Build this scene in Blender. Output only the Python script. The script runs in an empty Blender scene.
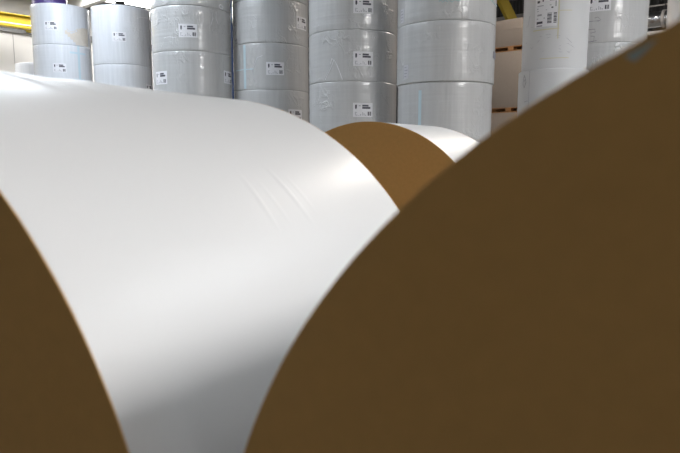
import bpy, bmesh, math, random
from mathutils import Vector, Matrix
S = bpy.context.scene
COL = S.collection
R_ = math.radians
PI = math.pi

# ------------------------------------------------------------------ materials
def new_mat(name):
    m = bpy.data.materials.new(name); m.use_nodes = True
    nt = m.node_tree
    return m, nt, nt.nodes['Principled BSDF']

def plain(name, col, rough=.6, metal=0, bump=0, scale=40, coat=0, var=0.0, stretch=(1, 1, 1), spec=.5):
    m, nt, b = new_mat(name)
    b.inputs['Base Color'].default_value = (*col, 1)
    b.inputs['Roughness'].default_value = rough
    b.inputs['Metallic'].default_value = metal
    b.inputs['Coat Weight'].default_value = coat; b.inputs['Coat Roughness'].default_value = .28
    b.inputs['Specular IOR Level'].default_value = spec
    if bump or var:
        tc = nt.nodes.new('ShaderNodeTexCoord'); mp = nt.nodes.new('ShaderNodeMapping')
        mp.inputs['Scale'].default_value = stretch
        n = nt.nodes.new('ShaderNodeTexNoise'); n.inputs['Scale'].default_value = scale; n.inputs['Detail'].default_value = 4
        nt.links.new(tc.outputs['Object'], mp.inputs['Vector']); nt.links.new(mp.outputs['Vector'], n.inputs['Vector'])
        if var:
            mx = nt.nodes.new('ShaderNodeMix'); mx.data_type = 'RGBA'
            mx.inputs[6].default_value = (*[c * (1 - var) for c in col], 1)
            mx.inputs[7].default_value = (*[min(1, c * (1 + var)) for c in col], 1)
            nt.links.new(n.outputs['Fac'], mx.inputs[0]); nt.links.new(mx.outputs[2], b.inputs['Base Color'])
        if bump:
            bp = nt.nodes.new('ShaderNodeBump'); bp.inputs['Strength'].default_value = bump; bp.inputs['Distance'].default_value = .01
            nt.links.new(n.outputs['Fac'], bp.inputs['Height']); nt.links.new(bp.outputs['Normal'], b.inputs['Normal'])
    return m

def film_mat(name, col, crumple=.8, rough=.40, coat=.9):
    """white paper under stretch film: fine upright streaks, a few crumples, a glossy film coat"""
    m, nt, b = new_mat(name)
    L = nt.links.new; N = nt.nodes.new
    tc = N('ShaderNodeTexCoord'); oi = N('ShaderNodeObjectInfo')
    off = N('ShaderNodeVectorMath'); off.operation = 'ADD'
    sc = N('ShaderNodeVectorMath'); sc.operation = 'SCALE'; sc.inputs['Scale'].default_value = 37
    L(oi.outputs['Random'], sc.inputs[0])
    L(tc.outputs['Object'], off.inputs[0]); L(sc.outputs['Vector'], off.inputs[1])
    def noise(scale, st, detail=4, dist=0):
        mp = N('ShaderNodeMapping'); mp.inputs['Scale'].default_value = st
        n = N('ShaderNodeTexNoise'); n.inputs['Scale'].default_value = scale; n.inputs['Detail'].default_value = detail
        n.inputs['Distortion'].default_value = dist
        L(off.outputs['Vector'], mp.inputs['Vector']); L(mp.outputs['Vector'], n.inputs['Vector'])
        return n
    streak = noise(22, (1, 1, .05), 3)
    band = noise(9, (.08, .08, 2.2), 3)
    soft = noise(2.3, (1, 1, 1), 2)
    crum = noise(5.5, (1, 1, .7), 6, .8)
    ridge = N('ShaderNodeMath'); ridge.operation = 'SUBTRACT'; ridge.inputs[1].default_value = .5
    L(crum.outputs['Fac'], ridge.inputs[0])
    ab = N('ShaderNodeMath'); ab.operation = 'ABSOLUTE'; L(ridge.outputs[0], ab.inputs[0])
    sm = N('ShaderNodeMapRange'); sm.inputs['From Min'].default_value = 0; sm.inputs['From Max'].default_value = .05
    sm.inputs['To Min'].default_value = 1; sm.inputs['To Max'].default_value = 0
    L(ab.outputs[0], sm.inputs['Value'])
    gate = N('ShaderNodeMapRange'); gate.inputs['From Min'].default_value = .5; gate.inputs['From Max'].default_value = .68
    L(soft.outputs['Fac'], gate.inputs['Value'])
    cr = N('ShaderNodeMath'); cr.operation = 'MULTIPLY'; L(sm.outputs[0], cr.inputs[0]); L(gate.outputs[0], cr.inputs[1])
    cs = N('ShaderNodeMath'); cs.operation = 'MULTIPLY'; cs.inputs[1].default_value = crumple; L(cr.outputs[0], cs.inputs[0])
    a1 = N('ShaderNodeMath'); a1.operation = 'MULTIPLY_ADD'; a1.inputs[1].default_value = .36
    L(streak.outputs['Fac'], a1.inputs[0]); L(cs.outputs[0], a1.inputs[2])
    a2 = N('ShaderNodeMath'); a2.operation = 'MULTIPLY_ADD'; a2.inputs[1].default_value = .5
    L(band.outputs['Fac'], a2.inputs[0]); L(a1.outputs[0], a2.inputs[2])
    bp = N('ShaderNodeBump'); bp.inputs['Strength'].default_value = .5; bp.inputs['Distance'].default_value = .018
    L(a2.outputs[0], bp.inputs['Height']); L(bp.outputs['Normal'], b.inputs['Normal']); L(bp.outputs['Normal'], b.inputs['Coat Normal'])
    mx = N('ShaderNodeMix'); mx.data_type = 'RGBA'
    mx.inputs[6].default_value = (*[c * .87 for c in col], 1); mx.inputs[7].default_value = (*[min(1, c * 1.11) for c in col], 1)
    L(streak.outputs['Fac'], mx.inputs[0]); L(mx.outputs[2], b.inputs['Base Color'])
    b.inputs['Roughness'].default_value = rough
    b.inputs['Coat Weight'].default_value = coat; b.inputs['Coat Roughness'].default_value = .14
    return m

def emit(name, col, strength):
    m, nt, b = new_mat(name)
    b.inputs['Base Color'].default_value = (*col, 1)
    b.inputs['Emission Color'].default_value = (*col, 1); b.inputs['Emission Strength'].default_value = strength
    return m

def ribbed(name, col, axis, freq, rough=.5, metal=0, dist=.03):
    m, nt, b = new_mat(name); L = nt.links.new; N = nt.nodes.new
    b.inputs['Base Color'].default_value = (*col, 1); b.inputs['Roughness'].default_value = rough; b.inputs['Metallic'].default_value = metal
    tc = N('ShaderNodeTexCoord'); w = N('ShaderNodeTexWave'); w.wave_type = 'BANDS'; w.bands_direction = axis
    w.inputs['Scale'].default_value = freq
    L(tc.outputs['Object'], w.inputs['Vector'])
    bp = N('ShaderNodeBump'); bp.inputs['Strength'].default_value = 1; bp.inputs['Distance'].default_value = dist
    L(w.outputs['Fac'], bp.inputs['Height']); L(bp.outputs['Normal'], b.inputs['Normal'])
    return m

def concrete():
    m, nt, b = new_mat('floor concrete'); L = nt.links.new; N = nt.nodes.new
    tc = N('ShaderNodeTexCoord'); n = N('ShaderNodeTexNoise'); n.inputs['Scale'].default_value = 1.4; n.inputs['Detail'].default_value = 8
    L(tc.outputs['Object'], n.inputs['Vector'])
    cr = N('ShaderNodeValToRGB'); cr.color_ramp.elements[0].position = .3; cr.color_ramp.elements[1].position = .7
    cr.color_ramp.elements[0].color = (.24, .225, .2, 1); cr.color_ramp.elements[1].color = (.36, .34, .30, 1)
    L(n.outputs['Fac'], cr.inputs['Fac']); L(cr.outputs['Color'], b.inputs['Base Color'])
    b.inputs['Roughness'].default_value = .55
    return m

M = dict(
    film=film_mat('stretch film over white paper', (.60, .605, .615)),
    film2=film_mat('stretch film over cool white paper', (.78, .80, .84), .35),
    film3=film_mat('crumpled silver white film', (.60, .61, .62), 1.6, .34, .8),
    white=plain('plain white wrapping paper', (.70, .71, .73), .55, bump=.12, scale=6),
    rollwhite=plain('smooth white board wrap', (.84, .84, .84), .5, bump=.03, scale=3, coat=.4),
    kraft=plain('brown kraft end disc', (.68, .40, .142), .8, bump=.08, scale=60, var=.07, spec=.2),
    purple=film_mat('violet wrapping film', (.09, .05, .22), .4),
    label=plain('label paper', (.86, .86, .90), .5),
    greypaper=plain('thin grey label paper', (.62, .62, .66), .5),
    ink=plain('dark label ink', (.07, .07, .095), .6),
    inkgrey=plain('faint label ink', (.42, .42, .47), .6),
    pencil=plain('grey marker scribble', (.30, .30, .34), .7),
    stamp=plain('pale teal stamp ink', (.42, .58, .62), .7),
    bluetape=plain('pale blue tape', (.62, .76, .83), .35),
    browntape=plain('torn beige tape', (.76, .70, .62), .6, bump=.3, scale=14, var=.12),
    yellowtape=plain('yellowed tape edge', (.66, .63, .44), .5),
    greytape=plain('blue grey tape', (.46, .56, .55), .6),
    carton=plain('pale beige cardboard', (.38, .31, .255), .75, bump=.05, scale=20, var=.05),
    wood=plain('orange pallet wood', (.40, .19, .07), .75, bump=.3, scale=9, var=.25, stretch=(1, 8, 8)),
    yellow=plain('yellow crane paint', (.42, .30, .004), .55),
    paleyellow=plain('pale cream pipe paint', (.58, .56, .42), .4),
    steel=plain('grey painted steel', (.36, .35, .34), .5),
    darkgrey=plain('dull grey rail', (.20, .20, .20), .6),
    lightsteel=plain('pale grey painted steel', (.55, .54, .52), .5),
    darksteel=plain('dark steel', (.03, .03, .034), .5),
    zinc=plain('zinc duct sheet', (.62, .65, .70), .22, metal=1, bump=.2, scale=30),
    blue=plain('blue column paint', (.02, .07, .22), .5),
    panel=plain('white wall panel', (.74, .72, .69), .5, var=.02, scale=2),
    roof=ribbed('ribbed roof sheet', (.16, .165, .175), 'X', 4.0, .5, 0, .05),
    dark=ribbed('dark ribbed cladding', (.055, .056, .06), 'X', 3.0, .55, 0, .04),  # dark sheet; its near-black colour also holds the shade of the right-hand gap
    grey=ribbed('grey ribbed cladding', (.30, .30, .30), 'X', 3.0, .6, 0, .03),
    floor=concrete(),
    cable=plain('dark cable', (.03, .03, .03), .6),
)

# glow of the one skylight in view and every added unseen window: (colour, strength)
DAY = dict(day1=((1.0, .99, .975), 13.5), day2=((.84, .92, 1.0), 14.5), day3=((.84, .92, 1.0), 9), day4=((1.0, .91, .82), 32), day5=((.94, .97, 1.0), 13),
           day6=((1.0, .985, .975), 52), day7=((.84, .92, 1.0), 5), day8=((.82, .90, 1.0), 17))
for k_, (c_, s_) in DAY.items(): M[k_] = emit('daylit sheet ' + k_[3:], c_, s_)

# ------------------------------------------------------------------ mesh helpers
def mesh_of(name, bm, mat, smooth=True, angle=35):
    bmesh.ops.recalc_face_normals(bm, faces=bm.faces)
    me = bpy.data.meshes.new(name); bm.to_mesh(me); bm.free()
    me.materials.append(mat)
    if smooth:
        for p in me.polygons: p.use_smooth = True
        try: me.set_sharp_from_angle(angle=R_(angle))
        except Exception: pass
    return me

def link(name, me, parent=None, loc=(0, 0, 0), rotz=0):
    o = bpy.data.objects.new(name, me); COL.objects.link(o)
    if parent is not None: o.parent = parent
    o.location = loc; o.rotation_euler = (0, 0, rotz)
    return o

def tag(o, label, cat, group=None):
    o['label'] = label; o['category'] = cat
    if group: o['group'] = group
    return o

def thing(name, label, cat, loc=(0, 0, 0), rotz=0, group=None):
    o = bpy.data.objects.new(name, None); COL.objects.link(o)
    o.empty_display_size = .1; o.location = loc; o.rotation_euler = (0, 0, rotz)
    return tag(o, label, cat, group)

def add_box(bm, c, s, rot=None, bevel=0):
    v = bmesh.ops.create_cube(bm, size=1)['verts']
    bmesh.ops.scale(bm, vec=s, verts=v)
    if bevel:
        ed = list({e for x in v for e in x.link_edges})
        r = bmesh.ops.bevel(bm, geom=ed, offset=bevel, segments=2, affect='EDGES', profile=.6)
        v = list({x for f in r['faces'] for x in f.verts} | {x for x in v if x.is_valid})
    if rot is not None: bmesh.ops.rotate(bm, cent=(0, 0, 0), matrix=rot, verts=v)
    bmesh.ops.translate(bm, vec=c, verts=v)

def add_lathe(bm, prof, n=128, a0=0, a1=2 * PI, axis='Z'):
    """turn a (radius, height) profile round the axis"""
    full = abs(a1 - a0 - 2 * PI) < 1e-6
    rings = []
    for r, z in prof:
        if r < 1e-7:
            rings.append([bm.verts.new((0, 0, z))]); continue
        k = n if full else n + 1
        rings.append([bm.verts.new((r * math.sin(a0 + (a1 - a0) * i / n), -r * math.cos(a0 + (a1 - a0) * i / n), z)) for i in range(k)])
    for A, B in zip(rings, rings[1:]):
        m = max(len(A), len(B)); rng = range(m if full else m - 1)
        for i in rng:
            j = (i + 1) % m
            q = [A[i % len(A)], A[j % len(A)], B[j % len(B)], B[i % len(B)]]
            u = []
            for x in q:
                if x not in u: u.append(x)
            if len(u) > 2: bm.faces.new(u)

def add_tube(bm, pts, r, n=10):
    pts = [Vector(p) for p in pts]; rings = []
    for i, p in enumerate(pts):
        t = (pts[min(i + 1, len(pts) - 1)] - pts[max(i - 1, 0)]).normalized()
        u = t.cross(Vector((0, 0, 1)))
        if u.length < 1e-3: u = t.cross(Vector((0, 1, 0)))
        u.normalize(); w = t.cross(u)
        rings.append([bm.verts.new(p + u * r * math.cos(2 * PI * k / n) + w * r * math.sin(2 * PI * k / n)) for k in range(n)])
    for A, B in zip(rings, rings[1:]):
        for k in range(n): bm.faces.new([A[k], A[(k + 1) % n], B[(k + 1) % n], B[k]])
    bm.faces.new(rings[0]); bm.faces.new(rings[-1])

def add_beam(bm, a, b, w, h, up=(0, 0, 1)):
    """rectangular bar from a to b, w wide and h high"""
    a = Vector(a); b = Vector(b); t = (b - a).normalized()
    s = t.cross(Vector(up)).normalized(); u = s.cross(t)
    vs = []
    for p in (a, b):
        vs.append([bm.verts.new(p + s * i * w / 2 + u * j * h / 2) for i, j in ((-1, -1), (1, -1), (1, 1), (-1, 1))])
    for k in range(4): bm.faces.new([vs[0][k], vs[0][(k + 1) % 4], vs[1][(k + 1) % 4], vs[1][k]])
    bm.faces.new(vs[0]); bm.faces.new(vs[1])

def add_patch(bm, R, th0, th1, z0, z1, t=.0012, n=None):
    """a curved sheet lying on a cylinder of radius R; angles in degrees, 0 faces -Y"""
    n = n or max(1, int(abs(th1 - th0) / 2.5) + 1)
    out = []
    for rr in (R, R + t):
        row = []
        for i in range(n + 1):
            a = R_(th0 + (th1 - th0) * i / n)
            row.append((bm.verts.new((rr * math.sin(a), -rr * math.cos(a), z0)), bm.verts.new((rr * math.sin(a), -rr * math.cos(a), z1))))
        out.append(row)
    I, O = out
    for i in range(n):
        bm.faces.new([O[i][0], O[i + 1][0], O[i + 1][1], O[i][1]]); bm.faces.new([I[i][0], I[i][1], I[i + 1][1], I[i + 1][0]])
        bm.faces.new([I[i][0], I[i + 1][0], O[i + 1][0], O[i][0]]); bm.faces.new([I[i][1], O[i][1], O[i + 1][1], I[i + 1][1]])
    for k in (0, n):
        bm.faces.new([I[k][0], O[k][0], O[k][1], I[k][1]])

def add_stroke(bm, R, pts, w=.006, t=.0008):
    """a drawn line on a cylinder; pts in (degrees, height)"""
    P = [Vector(((R + t) * math.sin(R_(a)), -(R + t) * math.cos(R_(a)), z)) for a, z in pts]
    add_tube(bm, P, w / 2, 6)

# ------------------------------------------------------------------ upright paper rolls in stacks
WR = {}
def upright_wrap(R, H, mat):
    k = (R, round(H, 3), mat)
    if k not in WR:
        bm = bmesh.new(); b = .014
        prof = [(R - b, .0)] + [(R - b + b * math.sin(a), b - b * math.cos(a)) for a in (R_(30), R_(60), R_(90))]
        m = 14
        prof += [(R + .0014 * math.sin(i * 1.7) * math.sin(PI * i / m), b + (H - 2 * b) * i / m) for i in range(1, m)]
        prof += [(R - b + b * math.cos(a), H - b + b * math.sin(a)) for a in (R_(0), R_(30), R_(60), R_(90))]
        add_lathe(bm, prof, 144)
        WR[k] = mesh_of('wrapping', bm, M[mat], angle=60)
    return WR[k]
def disc_mesh(R, mat):
    k = ('disc', R, mat)
    if k not in WR:
        bm = bmesh.new(); add_lathe(bm, [(0, 0), (R, 0), (R, .004), (.05, .004), (.05, .001), (0, .001)], 96)
        WR[k] = mesh_of('end_disc', bm, M[mat])
    return WR[k]

def grid_label(root, R, d0, d1, z0, z1, rects, note, paper='label'):
    """one curved sheet whose printed cells carry the ink materials; rects are (u0, u1, v0, v1, ink)"""
    us = sorted({0.0, 1.0} | {round(r[k], 4) for r in rects for k in (0, 1)} | {i / 10 for i in range(1, 10)})
    vs = sorted({0.0, 1.0} | {round(r[k], 4) for r in rects for k in (2, 3)})
    bm = bmesh.new()
    def pt(u, v, rr):
        a = R_(d0 + (d1 - d0) * u); return bm.verts.new((rr * math.sin(a), -rr * math.cos(a), z0 + (z1 - z0) * v))
    O = [[pt(u, v, R + .0022) for v in vs] for u in us]; I = [[pt(u, v, R + .0008) for v in vs] for u in us]
    nu, nv = len(us) - 1, len(vs) - 1
    for a in range(nu):
        for b in range(nv):
            f = bm.faces.new([O[a][b], O[a + 1][b], O[a + 1][b + 1], O[a][b + 1]])
            cu, cv = (us[a] + us[a + 1]) / 2, (vs[b] + vs[b + 1]) / 2
            for u0, u1, v0, v1, k in rects:
                if u0 < cu < u1 and v0 < cv < v1: f.material_index = k
            bm.faces.new([I[a][b], I[a][b + 1], I[a + 1][b + 1], I[a + 1][b]])
    for a in range(nu):
        bm.faces.new([I[a][0], I[a + 1][0], O[a + 1][0], O[a][0]]); bm.faces.new([I[a][nv], O[a][nv], O[a + 1][nv], I[a + 1][nv]])
    for b in range(nv):
        bm.faces.new([I[0][b], O[0][b], O[0][b + 1], I[0][b + 1]]); bm.faces.new([I[nu][b], I[nu][b + 1], O[nu][b + 1], O[nu][b]])
    me = mesh_of('label', bm, M[paper]); me.materials.append(M['ink']); me.materials.append(M['inkgrey'])
    o = link('label', me, root); o['label'] = note
    return o

SHIP = [(.10, .19, .62, .86, 1), (.115, .165, .56, .62, 1), (.46, .78, .74, .86, 1), (.46, .88, .58, .71, 1),
        (.74, .80, .10, .38, 1), (.815, .83, .10, .38, 1), (.85, .90, .10, .38, 1), (.915, .925, .10, .38, 1)] + \
       [(*r, 2) for r in ((.10, .13, .10, .36), (.16, .22, .10, .16), (.27, .31, .08, .13), (.36, .40, .10, .2), (.47, .50, .10, .34), (.54, .57, .10, .26), (.28, .38, .76, .82), (.15, .2, .3, .34), (.60, .66, .10, .16))]
def put_label(root, R, th, z, w=.27, h=.19):
    d = math.degrees(w / 2 / R)
    return grid_label(root, R, th - d, th + d, z - h / 2, z + h / 2, SHIP, 'white printed shipping label')

def strips(root, name, R, mat, rects, label=None):
    for a in rects:
        bm = bmesh.new(); add_patch(bm, R + .0008, *a, t=.0009)
        o = link(name, mesh_of(name, bm, M[mat]), root)
        if label: o['label'] = label
def scribble(root, R, lines, mat='pencil', w=.006, name='handwriting'):
    for l in lines:
        bm = bmesh.new(); add_stroke(bm, R, l, w)
        link(name, mesh_of(name, bm, M[mat]), root)

GROUP = 'white paper rolls stacked upright'
def roll(x, y, z0, z1, label, R=.6, mat='film', group=GROUP):
    t = thing('paper_roll', label, 'paper roll', (x, y, z0), 0, group)
    H = z1 - z0
    link('wrapping', upright_wrap(R, H, mat), t)
    link('end_disc', disc_mesh(R - .015, 'white'), t, (0, 0, .0005))
    link('end_disc', disc_mesh(R - .015, 'white'), t, (0, 0, H - .0045))
    return t
def bottoms(x, y, z, n, where, R=.6, mat='film'):
    words = ['standing on the floor', 'second from the floor', 'third from the floor', 'fourth from the floor']
    for k in range(n):
        roll(x, y, z * k / n, z * (k + 1) / n, 'white roll %s in %s' % (words[k], where), R, mat)

# stack at the far left, short roll behind it
s = 'low stack by the white wall panels'
x, y = -7.859, 15.87
bottoms(x, y, 2.2, 2, s, mat='film2')
roll(x, y, 2.2, 3.212, 'far white roll peeking above the foreground roll by the white wall panels', mat='film2')

s = 'the stack capped by a violet roll'
x, y = -6.247, 13.651
bottoms(x, y, 2.42, 3, s, mat='film2')
r = roll(x, y, 2.42, 3.285, 'white roll marked with a pale blue tape cross, under the torn beige tape roll', .6, 'film2')
put_label(r, .6, 17, 2.79 - 2.42)
strips(r, 'tape', .6, 'bluetape', [(54, 59, .16, .862), (38, 74, .69, .73)], 'pale blue crossed tape')
strips(r, 'tape', .6, 'bluetape', [(44, 70, .14, .16)], 'pale blue tape')
r = roll(x, y, 3.285, 4.14, 'white roll with a torn beige tape patch, directly beneath a violet roll', mat='film2')
put_label(r, .6, 5, 3.67 - 3.285)
bm = bmesh.new()
top = [.30, .27, .245, .27, .30, .36, .38, .40, .405, .41, .41, .41]
for i in range(11):
    add_patch(bm, .6008, 31 + i * 5, 36 + i * 5, .02 + .05 * (i < 4) * (4 - i), top[i], .001)
o = link('tape', mesh_of('tape', bm, M['browntape']), r); o['label'] = 'torn beige tape'
scribble(r, .601, [[(34, .34), (42, .28), (50, .30), (57, .37)], [(60, .40), (70, .12), (80, .02)]], 'browntape', .012, 'tape_edge')
v = thing('wrapped_roll', 'violet wrapped roll standing on top of the leftmost tall white stack', 'wrapped roll', (-6.447, 13.60, 4.14), 0)
link('wrapping', upright_wrap(.36, .6, 'purple'), v); link('end_disc', disc_mesh(.345, 'purple'), v, (0, 0, .0005)); link('end_disc', disc_mesh(.345, 'purple'), v, (0, 0, .5955))

s = 'the stack of tall rolls second from the left'
x, y = -4.717, 13.145
bottoms(x, y, 1.6, 2, s, mat='film2')
r = roll(x, y, 1.6, 2.803, 'tall white roll under the bare-topped roll, second stack from the left', mat='film2')
put_label(r, .6, 80, 2.33 - 1.6)
r = roll(x, y, 2.803, 3.99, 'tall white roll with bare top below the bright skylight, one label', mat='film2')
put_label(r, .6, 15, 3.35 - 2.803)
scribble(r, .6005, [[(52, .95), (60, .99), (68, 1.0), (76, 1.01), (88, 1.03)], [(88, 1.03), (92, .94), (95, .8)]], 'label', .016, 'film_crease')

s = 'the stack left of the blue column'
x, y = -2.307, 9.47
bottoms(x, y, 1.84, 3, s)
r = roll(x, y, 1.84, 2.487, 'white roll with labels at both sides, low in the stack left of the blue column')
put_label(r, .6, -38, 2.11 - 1.84); put_label(r, .6, 76, 2.15 - 1.84)
r = roll(x, y, 2.487, 3.13, 'creased white roll with one label facing front, left of the blue column')
put_label(r, .6, 8.6, 2.77 - 2.487)
scribble(r, .6008, [[(-28, .19), (-20, .2), (-12, .185), (2, .19)], [(42, .62), (45, .5), (41, .38), (44, .30)], [(52, .60), (50, .5), (54, .42)]], 'label', .006, 'film_crease')
r = roll(x, y, 3.13, 3.80, 'white roll cut by the photo top, left of the blue column')
bm = bmesh.new(); add_stroke(bm, .6, [(56, .05), (60, .07), (65, .04), (63, .012), (58, .012), (56, .05)], .02)
o = link('film_tail', mesh_of('film_tail', bm, M['label']), r)

s = 'the stack right of the blue column'
x, y = -1.106, 9.728
bottoms(x, y, 1.31, 2, s)
r = roll(x, y, 1.31, 1.955, 'lowest visible white roll right of the blue column, only a sliver showing')
put_label(r, .6, 44, 1.57 - 1.31)
r = roll(x, y, 1.955, 2.645, 'white roll with pale blue tape stripe and central label, right of the blue column')
put_label(r, .6, 12, 2.265 - 1.955)
strips(r, 'tape', .6, 'bluetape', [(-38, -33.5, .02, .67)], 'pale blue tape stripe')
strips(r, 'tape', .6, 'bluetape', [(-60, -20, .30, .315)], 'pale blue tape')
scribble(r, .6008, [[(-20, .08), (-22, .30), (-14, .47), (-6, .50)]], 'label', .008, 'film_crease')
r = roll(x, y, 2.645, 3.285, 'white roll with stamped marks at left and label at right edge, beside the blue column')
put_label(r, .6, 60, 2.98 - 2.645)
scribble(r, .601, [[(-66, .58), (-64, .54), (-66, .50)], [(-62, .40), (-59, .43), (-58, .36), (-62, .35)], [(-62, .30), (-57, .30)], [(-60, .25), (-57, .20), (-60, .16)], [(-60, .07), (-54, .09), (-52, .03), (-58, .03)]], 'pencil', .012)
roll(x, y, 3.285, 3.93, 'uppermost white roll right of the blue column, at the photo top edge')

s = 'the stack of three matching centre labels'
x, y = .177, 8.291
bottoms(x, y, 1.28, 2, s)
for z0, z1, zl, lab in ((1.28, 1.922, 1.56, 'lowest visible labelled white roll, above the brown disc of the middle lying roll'),
                        (1.922, 2.562, 2.20, 'middle of three rolls with labels aligned in one column, white film wrapped'),
                        (2.562, 3.55, 2.845, 'topmost of three rolls with labels aligned in one column, cut by the photo top')):  # top roll's unseen upper part made taller to block roof light
    r = roll(x, y, z0, z1, lab); put_label(r, .6, 11.5, zl - z0, .26, .18)
    if z0 == 1.922:
        scribble(r, .6008, [[(-38, .03), (-30, .16), (-25, .27), (-21, .20), (-14, .02)], [(-30, .22), (-28, .29), (-25, .26)]], 'label', .009, 'film_crease')

s = 'the widest stack right of centre'
x, y = 1.313, 7.552
bottoms(x, y, 1.15, 2, s)
r = roll(x, y, 1.15, 1.841, 'narrower white roll at the bottom of the widest stack, pale blue stripe down its left', .582)
strips(r, 'tape', .582, 'bluetape', [(-41, -37, .05, .60)], 'pale blue tape stripe')
r = roll(x, y, 1.841, 2.527, 'broad white film roll in the widest stack, between two joints, beside the beige cartons')
def side_label(r, th, z, w, h, R=.6):
    d = math.degrees(w / 2 / R)
    grid_label(r, R, th - d, th + d, z - h / 2, z + h / 2, [(.2, .6 + .1 * (i % 3), .12 + .22 * i, .20 + .22 * i, 2) for i in range(4)] + [(0, .06, 0, 1, 2), (.94, 1, 0, 1, 2)], 'small side label', 'greypaper')
side_label(r, -60, .14, .10, .16)
scribble(r, .601, [[(60, .38), (60, .30)], [(64, .38), (64, .29)], [(69, .385), (69, .31)], [(72, .38), (72, .30)], [(60, .34), (63, .345)]], 'pencil', .013)
r = roll(x, y, 2.527, 3.60, 'uppermost broad roll of the widest stack, cut by the photo top, faint teal stamp')  # height out of view raised to keep roof light off neighbouring stacks
side_label(r, -70, .12, .10, .16)
scribble(r, .601, [[(-18, .20), (-16, .22), (-14, .19), (-11, .21), (-8, .19)], [(-7, .21), (-4, .19), (-1, .215), (3, .20), (6, .22)], [(48, .26), (60, .235), (72, .24)]], 'stamp', .012, 'stamp')

# plain white roll with the tall label, on a slightly wider one
x, y = 2.785, 7.882
roll(x - .013, y - .038, 0, 1.2, 'plain white roll on the floor under the slim tall-label stack', .43, 'white')
r = roll(x - .013, y - .038, 1.2, 2.052, 'plain white roll slightly wider than the tall-label roll standing on it', .43, 'white')
scribble(r, .4305, [[(-74, .80), (-70, .76), (-68, .70), (-72, .64), (-76, .68), (-74, .78)], [(-73, .72), (-69, .74)], [(-70, .46), (-62, .47)]], 'pencil', .005)
scribble(r, .4302, [[(-60, .02), (-60, .84)]], 'inkgrey', .004, 'wrap_seam')
r = roll(x, y, 2.052, 3.05, 'slim plain white roll with tall barcode label and scribbles, standing right of the cartons', .4, 'white')
d0, d1, z0, z1 = -57, -17, .515, .93
V = lambda px: ((27.0 - px) / 27.0 * .365) / (z1 - z0)            # printed rows down the label
rc = [(u0, u1, V(p1), V(p0), 1) for u0, u1, p0, p1 in ((.10, .22, 3.5, 5.5), (.34, .40, 3.2, 4.6), (.66, .96, 1.8, 4.4), (.72, .90, 1.0, 1.8), (.10, .38, 22.0, 24.0), (.10, .14, 23, 24.4), (.74, .82, 10, 11.2))]
for k in range(9):
    p = 15.2 + k * 1.05
    rc.append((.58, .77, V(p + (.45, .8, .6)[k % 3]), V(p), 1)); rc.append((.85, .98, V(p + (.85, .5, .7)[k % 3]), V(p), 1))
rc += [(u0, u1, V(p1), V(p0), 2) for u0, u1, p0, p1 in ((.10, .40, 7.8, 8.5), (.10, .16, 10, 11), (.10, .18, 12.4, 13), (.12, .33, 15.5, 17), (.10, .17, 19, 19.8), (.10, .37, 25.3, 26.6), (.90, .95, 5, 10), (.66, .74, 8, 8.6), (.42, .47, 18.8, 19.8), (.50, .56, 12, 12.5))]
grid_label(r, .4, d0, d1, z0, z1, rc, 'tall white printed label')
strips(r, 'tape', .4, 'yellowtape', [(-60, -13, .475, .487), (-15.5, -13.8, .36, .93), (-13, 8, .69, .698), (-44, 6, .125, .133)], 'yellowed tape edges')
scribble(r, .4005, [[(-78, .36), (-62, .27), (-48, .35), (-30, .38), (-14, .40), (2, .36), (10, .31)], [(-46, .40), (-30, .42), (-12, .37)],
                    [(-12, .27), (4, .30), (16, .25), (6, .20), (-12, .24)], [(-75, .55), (-70, .68)], [(-80, .56), (-62, .53)], [(-40, .22), (-10, .2), (8, .19)]], 'inkgrey', .004)

s = 'the stack with handwritten marks at right'
x, y = 3.913, 9.076
bottoms(x, y, 1.85, 3, s)
roll(x, y, 1.85, 2.542, 'crumpled silvery white roll under the roll with handwritten marks', mat='film3')
r = roll(x, y, 2.542, 3.60, 'white film roll with handwritten marks, beside the tall-label roll at right')  # upper end, out of view, raised likewise against roof light
put_label(r, .6, -29, 3.07 - 2.542, .30, .20)
scribble(r, .601, [[(-41, .30), (-27, .30)], [(-34, .34), (-30, .35), (-26, .31), (-30, .29)], [(-42, .20), (-42, .03)], [(-41, .19), (-33, .19), (-32, .15), (-38, .14)], [(-38, .10), (-33, .09), (-34, .02), (-40, .02)], [(-42, .02), (-30, .03)]], 'pencil', .009)

s = 'the stack at the right edge of the photo'
x, y = 5.567, 9.138
bottoms(x, y, 2.54, 4, s)
roll(x, y, 2.54, 3.40, 'white roll at the right edge of the photo, past the metal duct')

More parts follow.
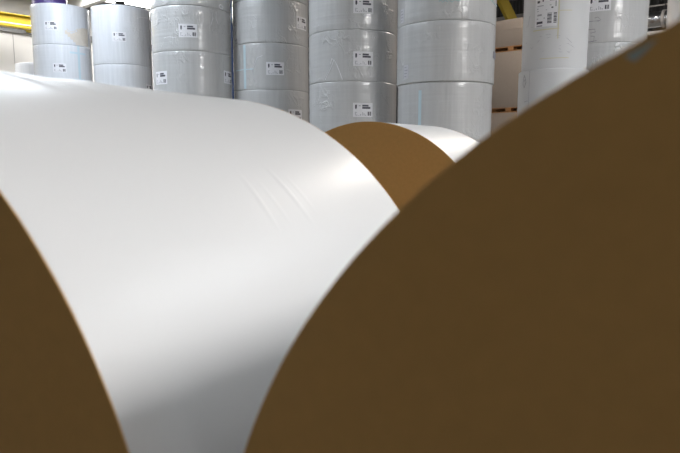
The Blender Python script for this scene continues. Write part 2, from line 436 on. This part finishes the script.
# ------------------------------------------------------------------ big rolls lying in the foreground
def lying(x, y, yaw, R, Ln, label, creases=(), res_s=60, res_a=240, dents=()):
    t = thing('paper_roll', label, 'paper roll', (x, y, 0), -R_(yaw), 'paper rolls lying on the floor')
    bm = bmesh.new(); b = .0008
    mid = [b + (Ln - 2 * b) * i / res_s for i in range(1, res_s)]
    if creases:                                  # closer rings where the small creases lie
        mid = sorted([m for m in mid if not .35 < m < .52] + [.35 + .17 * i / 190 for i in range(191)])
    S_ = [0.0, b * .3, b] + mid + [Ln - b, Ln - b * .3, Ln]
    rad = [R - b, R - b * .3, R] + [R] * len(mid) + [R, R - b * .3, R - b]
    rows = []
    for sv, rr in zip(S_, rad):
        row = []
        for k in range(res_a):
            ph = 360 * k / res_a
            d = 0
            for (s0, p0, s1, p1, w, amp) in creases:
                # ridge from (s0,p0) to (s1,p1): arc lengths in metres
                ax, ay = s0, R_(p0) * R; bx, by = s1, R_(p1) * R
                px, py = sv, R_(ph) * R
                L2 = (bx - ax) ** 2 + (by - ay) ** 2
                u = ((px - ax) * (bx - ax) + (py - ay) * (by - ay)) / L2
                if -.05 < u < 1.05:
                    sd = ((px - ax) * (by - ay) - (py - ay) * (bx - ax)) / math.sqrt(L2)
                    fade = max(0, math.sin(PI * min(1, max(0, u)))) ** .7
                    if w > .008:                     # soft dent
                        if abs(sd) < 4 * w: d += amp * math.exp(-(sd / w) ** 2) * fade
                    elif -.010 < sd < w:             # film fold: slow rise, shorter fall
                        d += amp * fade * ((1 + sd / .010) if sd < 0 else (1 - sd / w))
            a = R_(ph)
            row.append(bm.verts.new(((rr + d) * math.sin(a), sv, R + (rr + d) * math.cos(a))))
        rows.append(row)
    for A, B in zip(rows, rows[1:]):
        for k in range(res_a):
            bm.faces.new([A[k], A[(k + 1) % res_a], B[(k + 1) % res_a], B[k]])
    link('wrapping', mesh_of('wrapping', bm, M['rollwhite'], angle=70), t)
    for y0, s in ((0, 1), (Ln, -1)):
        bm = bmesh.new(); add_lathe(bm, [(0, 0), (R - .0002, 0), (R + .0002, .0004), (R + .0002, .0013), (R - .002, .0013), (0, .0013)], 180)
        bmesh.ops.rotate(bm, cent=(0, 0, 0), matrix=Matrix.Rotation(-PI / 2 * s, 3, 'X'), verts=bm.verts)
        o = link('end_disc', mesh_of('end_disc', bm, M['kraft'], angle=30), t, (0, y0 - .001 * s, R)); o['label'] = 'brown kraft end disc'
    return t

cr = [(.376, 42.0, .369, 53.0, .0050, .0009), (.405, 43.5, .408, 52.5, .004, .00045), (.457, 41.0, .467, 53.0, .0065, .0013), (.490, 43.0, .498, 51.0, .004, .0006),
      (.17, 6, .235, 21, .012, .0035), (.235, 8, .30, 22, .014, .003), (.33, 6, .40, 18, .02, .003)]
rollA = lying(-.6828, .7419, 27.259, .6, .8191, 'large white lying roll at left, brown disc end cut by the left edge, light creases', cr, 200, 540)
rollB = lying(.1226, 2.7448, 31.4454, .6, .6392, 'lying roll in the middle distance, brown disc end framed by the two nearest rolls')
rollC = lying(.376, .1683, 34.7284, .6, .80, 'nearest lying roll, huge brown disc end filling the lower right')
# strip of tape folded over the rim of the nearest roll
TAPE_PTS = [(-.2568, .5385), (-.2604, .5345), (-.2625, .5320), (-.2672, .5275), (-.2700, .5290), (-.2722, .5305), (-.2695, .5322), (-.2640, .5349)]

# ------------------------------------------------------------------ cartons on pallets between the stacks
YAW = 42.0
e1 = Vector((-math.sin(R_(YAW)), -math.cos(R_(YAW)), 0)); e2 = Vector((math.cos(R_(YAW)), -math.sin(R_(YAW)), 0))
ROT = math.atan2(e2.y, e2.x)                    # local X along e2, local Y along -e1
base = Vector((3.31, 11.9, 0)) - e1 * .6
def pallet(z, label):
    t = thing('wooden_pallet', label, 'pallet', (base.x, base.y, z), ROT, 'pallets under the beige cartons')
    for i in range(5):
        bm = bmesh.new(); add_box(bm, (0, -.5 + i * .25, .089), (1.2, .13, .018), bevel=.002); link('deck_board', mesh_of('deck_board', bm, M['wood']), t)
    for i in (-.55, 0.02, .55):
        for j in (-.5, 0, .5):
            bm = bmesh.new(); add_box(bm, (i * .98, j, .05), (.125, .13, .06), bevel=.002); link('block', mesh_of('block', bm, M['wood']), t)
    for j in (-.5, 0, .5):
        bm = bmesh.new(); add_box(bm, (0, j, .01), (1.2, .12, .02), bevel=.002); link('bottom_board', mesh_of('bottom_board', bm, M['wood']), t)
def carton(z0, z1, label):
    t = thing('carton', label, 'carton', (base.x, base.y, z0), ROT, 'beige cartons stacked on pallets')
    bm = bmesh.new(); add_box(bm, (0, 0, (z1 - z0) / 2), (1.2, 1.12, z1 - z0), bevel=.006); link('box_body', mesh_of('box_body', bm, M['carton']), t)
    bm = bmesh.new(); add_box(bm, (0, 0, (z1 - z0) * .62), (1.206, 1.126, .012)); link('edge_seam', mesh_of('edge_seam', bm, M['carton']), t)
pallet(0, 'wooden pallet on the floor under the lowest beige carton')
carton(.098, 1.77, 'lowest beige carton, its top just above the nearest brown disc')
pallet(1.77, 'lower visible wooden pallet between two beige cartons')
carton(1.868, 2.955, 'tall beige carton between two wooden pallets, seen in the gap between white stacks')
pallet(2.955, 'upper orange wooden pallet under the topmost beige carton')
carton(3.053, 3.569, 'topmost short beige carton below the yellow brace')

# ------------------------------------------------------------------ the hall
K = Vector((-2.8, 26.4, 0))
K1 = Vector((-10.4, 18.0, 0))
# wall behind at left runs along e1, wall at right along e2
HZ = 5.6
def frame_obj(name, bm, mat, kind='structure'):
    o = link(name, mesh_of(name, bm, M[mat], smooth=False), None, (K.x, K.y, 0), ROT)   # local +X = e2, local -Y = e1
    o['kind'] = kind
    return o
# exact corner so that the left wall passes through K1
K = K1 - e1 * 11.36
LX, LY = 27.0, 34.0
bm = bmesh.new(); add_box(bm, (LX / 2, -LY / 2, -.1), (LX + .4, LY + .4, .2)); frame_obj('floor', bm, 'floor')
bm = bmesh.new(); add_box(bm, (LX / 2, -LY / 2, HZ + .1), (LX + .4, LY + .4, .2)); frame_obj('ceiling', bm, 'roof')
bm = bmesh.new(); add_box(bm, (-.1, -LY / 2, HZ / 2), (.2, LY, HZ)); frame_obj('wall_left', bm, 'panel')
bm = bmesh.new(); add_box(bm, (LX / 2, .1, HZ / 2), (LX + .4, .2, HZ)); frame_obj('wall_back', bm, 'dark')
bm = bmesh.new(); add_box(bm, (LX + .1, -LY / 2, HZ / 2), (.2, LY, HZ)); frame_obj('wall_right', bm, 'grey')
bm = bmesh.new(); add_box(bm, (LX / 2, -LY - .1, HZ / 2), (LX + .4, .2, HZ)); frame_obj('wall_front', bm, 'grey')
def loc(p):                                      # world -> hall frame
    d = Vector((p[0], p[1], 0)) - K
    return Vector((d.dot(e2), d.dot(-e1), p[2]))
# upright seams between the white wall panels
bm = bmesh.new()
yv = loc((-9.95, 18.5, 0)).y
for k in range(-6, 10): add_box(bm, (.004, yv - 1.25 * k, 2.25), (.008, .014, 4.5))
o = frame_obj('trim_1', bm, 'steel')
# grey capping rail on the wall, dark strip over it
bm = bmesh.new(); add_box(bm, (.06, -LY / 2, 4.58), (.12, LY - .4, .09)); frame_obj('trim_2', bm, 'darkgrey')
bm = bmesh.new(); add_box(bm, (.03, -LY / 2, 4.70), (.06, LY - .4, .10)); frame_obj('trim_3', bm, 'darkgrey')
# rail on the dark back wall
bm = bmesh.new(); add_box(bm, (LX / 2, -.08, 5.07), (LX - .4, .16, .14)); frame_obj('trim_4', bm, 'steel')
# roof beams across the hall
n = 5
for yy in (-9.2, -12.2, -15.5, -19.5, -24, -29):
    bm = bmesh.new(); add_box(bm, (LX / 2, yy, HZ - .16), (LX - .3, .18, .32)); frame_obj('trim_%d' % n, bm, 'lightsteel'); n += 1

# one skylight in view (first entry); the other roof panels are unseen, added light
n = 1
def skylight(c, sx, sy, mat):
    global n
    p = loc((c[0], c[1], 0))
    bm = bmesh.new(); add_box(bm, (p.x, p.y, HZ - .03), (sx, sy, .03))
    o = frame_obj('window_%d' % n, bm, mat)
    bm = bmesh.new()
    for a, b, w, h in ((0, sy / 2 + .04, sx + .16, .08), (0, -sy / 2 - .04, sx + .16, .08), (sx / 2 + .04, 0, .08, sy), (-sx / 2 - .04, 0, .08, sy)):
        add_box(bm, (p.x + a, p.y + b, HZ - .04), (w, h, .08))
    f = frame_obj('window_frame', bm, 'lightsteel'); f.parent = o; f.location = (0, 0, 0); f.rotation_euler = (0, 0, 0)
    del f['kind']
    n += 1
SKY = [((-8.0, 16.8), 1.6, 12.0, 'day1'),
       ((-4.8, 6.8), 1.6, 4.6, 'day2'),  # unseen panel, added to light the left sides of the stacks
       ((-5.0, 3.4), 1.2, 3.0, 'day3'),  # unseen panel, added to brighten the brown end discs
       ((4.7, 10.5), 1.4, 1.8, 'day4'),  # unseen, set where it gives the left lying roll its warm highlight
       ((7.0, 5.0), 1.4, 4.0, 'day5'),  # unseen, added to brighten the right-hand stacks
       ((6.6, -1.9), 2.6, 2.4, 'day6'),  # unseen key source, bearing taken from the shadow between the near rolls
       ((-5.6, 11.0), 1.2, 2.6, 'day8')]  # unseen panel, added to brighten the two leftmost tall stacks
for a in SKY: skylight(*a)
n_win = n

# unseen tall windows, added behind the camera to put glints on the wrapped stacks
for c in ((2.8, -7.8), (4.9, -5.5)):
    p = loc((c[0], c[1], 0))
    bm = bmesh.new(); add_box(bm, (LX - .02, p.y, 2.6), (.03, .34, 2.2)); o = frame_obj('window_%d' % n_win, bm, 'day7'); n_win += 1
    bm = bmesh.new()
    for a, b, w, h in ((.21, 0, .08, 2.36), (-.21, 0, .08, 2.36), (0, 1.14, .34, .08), (0, -1.14, .34, .08), (0, .2, .34, .04)):
        add_box(bm, (LX - .03, p.y + a, 2.6 + b), (.06, w, h))
    f = frame_obj('window_frame', bm, 'lightsteel'); f.parent = o; f.location = (0, 0, 0); f.rotation_euler = (0, 0, 0)
    del f['kind']

# crane runway beam on the left
t = thing('crane_beam', 'yellow crane runway beam along the white wall at upper left', 'crane beam', (0, 0, 0))
a = Vector((-9.47, 17.0, 4.63)); dirv = -e1
p0 = a - dirv * 12; p1 = a + dirv * 1.2
bm = bmesh.new(); add_beam(bm, p0, p1, .02, .34); add_beam(bm, p0 + Vector((0, 0, .17)), p1 + Vector((0, 0, .17)), .22, .025); add_beam(bm, p0 - Vector((0, 0, .17)), p1 - Vector((0, 0, .17)), .22, .025)
link('girder', mesh_of('girder', bm, M['yellow'], smooth=False), t)
bm = bmesh.new(); off = e2 * .14 + Vector((0, 0, -.105)); add_tube(bm, [p0 + off, p1 + off], .022, 10)
link('conduit', mesh_of('conduit', bm, M['paleyellow']), t)
for k in (1.2, 5.2, 9.2, 13.2):
    q = p0 + dirv * k; w = loc(q)
    bm = bmesh.new(); add_beam(bm, q - e2 * (w.x - .0), q, .12, .10); link('bracket', mesh_of('bracket', bm, M['yellow'], smooth=False), t)

# yellow brace and blue column
tz = Vector((4.225, 16.0, 4.903)); bz = Vector((4.474, 16.0, 4.446)); dz = (bz - tz)
top = tz - dz * (HZ - .0 - tz.z) / (tz.z - bz.z); bot = tz + dz * (tz.z) / (tz.z - bz.z)
t = thing('steel_brace', 'yellow diagonal steel brace rising behind the topmost beige carton', 'brace', (bot.x, bot.y, 0))
o_ = Vector((bot.x, bot.y, 0))
bm = bmesh.new(); add_beam(bm, bot - o_, top - o_, .22, .22, (0, 1, 0)); link('strut', mesh_of('strut', bm, M['yellow'], smooth=False), t)
bm = bmesh.new(); add_box(bm, (0, 0, .01), (.4, .36, .02)); link('foot_plate', mesh_of('foot_plate', bm, M['yellow'], smooth=False), t)
t = thing('steel_column', 'blue steel column in the narrow gap between two white stacks', 'column', (-2.47, 14.0, 0), ROT)
bm = bmesh.new()
add_box(bm, (0, 0, HZ / 2), (.02, .30, HZ)); add_box(bm, (0, .15, HZ / 2), (.32, .02, HZ)); add_box(bm, (0, -.15, HZ / 2), (.32, .02, HZ))
link('shaft', mesh_of('shaft', bm, M['blue'], smooth=False), t)
bm = bmesh.new(); add_box(bm, (0, 0, .012), (.46, .46, .024)); link('foot_plate', mesh_of('foot_plate', bm, M['blue'], smooth=False), t)

# duct at the right
c = Vector((7.2, 13.9, 3.965)); u = e2
t = thing('ventilation_duct', 'shiny zinc spiral duct in the dark gap at upper right', 'duct', (c.x, c.y, c.z))
bm = bmesh.new()
m = 120; ring = []
for i in range(m + 1):
    s_ = -2.0 + 4.0 * i / m; rr = .175 + (.004 if i % 4 == 0 else 0)
    ring.append([bm.verts.new(u * s_ + e1 * rr * math.cos(2 * PI * k / 32) + Vector((0, 0, 1)) * rr * math.sin(2 * PI * k / 32)) for k in range(32)])
for A, B in zip(ring, ring[1:]):
    for k in range(32): bm.faces.new([A[k], A[(k + 1) % 32], B[(k + 1) % 32], B[k]])
bm.faces.new(ring[0]); bm.faces.new(ring[-1])
link('duct_tube', mesh_of('duct_tube', bm, M['zinc'], angle=60), t)
for s_ in (-1.2, .17, 1.5):
    bm = bmesh.new()
    R1 = [[bm.verts.new(u * (s_ + d) + e1 * rr * math.cos(2 * PI * k / 32) + Vector((0, 0, 1)) * rr * math.sin(2 * PI * k / 32)) for k in range(32)] for d, rr in ((-.03, .176), (-.03, .197), (.03, .197), (.03, .176))]
    for A, B in zip(R1, R1[1:]):
        for k in range(32): bm.faces.new([A[k], A[(k + 1) % 32], B[(k + 1) % 32], B[k]])
    link('flange', mesh_of('flange', bm, M['steel']), t)
    bm = bmesh.new(); add_tube(bm, [u * s_ + Vector((0, 0, .19)), u * s_ + Vector((0, 0, HZ - c.z))], .008, 6); link('hanger', mesh_of('hanger', bm, M['darksteel']), t)
# pipe above the duct and pale ledge below it, both fixed to hangers from the roof
t = thing('pipe', 'thin grey pipe above the zinc duct at upper right', 'pipe', (7.25, 14.0, 4.294))
bm = bmesh.new(); add_tube(bm, [-e2 * 2, e2 * 2], .02, 10); link('pipe_run', mesh_of('pipe_run', bm, M['steel']), t)
for s_ in (-1.6, 1.6):
    bm = bmesh.new(); add_tube(bm, [e2 * s_, e2 * s_ + Vector((0, 0, HZ - 4.294))], .006, 6); link('hanger', mesh_of('hanger', bm, M['darksteel']), t)
t = thing('cable_tray', 'pale cable tray just below the zinc duct at upper right', 'cable tray', (7.3, 14.0, 3.66))
bm = bmesh.new(); add_beam(bm, -e2 * 2, e2 * 2, .20, .015); add_beam(bm, -e2 * 2 + e1 * .1 + Vector((0, 0, .03)), e2 * 2 + e1 * .1 + Vector((0, 0, .03)), .012, .07); add_beam(bm, -e2 * 2 - e1 * .1 + Vector((0, 0, .03)), e2 * 2 - e1 * .1 + Vector((0, 0, .03)), .012, .07)
link('tray', mesh_of('tray', bm, M['panel'], smooth=False), t)
for s_ in (-1.7, 1.7):
    bm = bmesh.new(); add_tube(bm, [e2 * s_ - e1 * .3, e2 * s_ - e1 * .3 + Vector((0, 0, HZ - 3.66))], .006, 6); add_tube(bm, [e2 * s_ - e1 * .31, e2 * s_], .006, 6)
    link('hanger', mesh_of('hanger', bm, M['darksteel']), t)

# hanging crane cable against the bright skylight
t = thing('cable', 'dark hanging cable with clamp in front of the bright skylight', 'cable', (-6.107, 17.0, 5.035))
o_ = Vector((-6.107, 17.0, 5.035)); P = []
ends = (Vector((-7.30, 16.7, HZ)), o_, Vector((-5.226, 17.0, 4.875)), Vector((-3.9, 17.1, 4.72)), Vector((-2.55, 17.2, HZ)))
for A, B in zip(ends, ends[1:]):
    for i in range(8): P.append(A + (B - A) * i / 8 - o_)
P.append(ends[-1] - o_)
bm = bmesh.new(); add_tube(bm, P, .022, 8); link('cord', mesh_of('cord', bm, M['cable']), t)
bm = bmesh.new(); add_box(bm, (.0, 0, .01), (.24, .08, .10), bevel=.01); link('clamp', mesh_of('clamp', bm, M['darksteel']), t)

# ------------------------------------------------------------------ tape on the nearest roll's rim
bm = bmesh.new()
lo = [bm.verts.new((px, -.0012, .6 + pz)) for px, pz in TAPE_PTS]; hi = [bm.verts.new((px, .0002, .6 + pz)) for px, pz in TAPE_PTS]
bm.faces.new(lo); bm.faces.new(hi[::-1])
for i in range(len(lo)): bm.faces.new([lo[i], lo[(i + 1) % len(lo)], hi[(i + 1) % len(lo)], hi[i]])
o = link('tape', mesh_of('tape', bm, M['greytape'], smooth=False), rollC); o['label'] = 'blue-grey tape scrap on the rim'

# ------------------------------------------------------------------ world, camera, view
w = bpy.data.worlds.new('hall air'); S.world = w; w.use_nodes = True
w.node_tree.nodes['Background'].inputs['Color'].default_value = (.6, .7, .8, 1)
w.node_tree.nodes['Background'].inputs['Strength'].default_value = .3
cd = bpy.data.cameras.new('camera'); cam = bpy.data.objects.new('camera', cd); COL.objects.link(cam)
cam.location = (0, 0, 1.0826); cam.rotation_euler = (R_(90 - 7.6685), 0, 0)
cd.sensor_width = 36; cd.lens = 588.02 / 680 * 36; cd.clip_start = .02
cd.dof.use_dof = True; cd.dof.focus_distance = 8.5; cd.dof.aperture_fstop = 6.2
S.camera = cam
S.view_settings.view_transform = 'Standard'; S.view_settings.look = 'None'
S.view_settings.exposure = 0; S.view_settings.gamma = 1; S.view_settings.use_curve_mapping = False
S.cycles.use_denoising = True
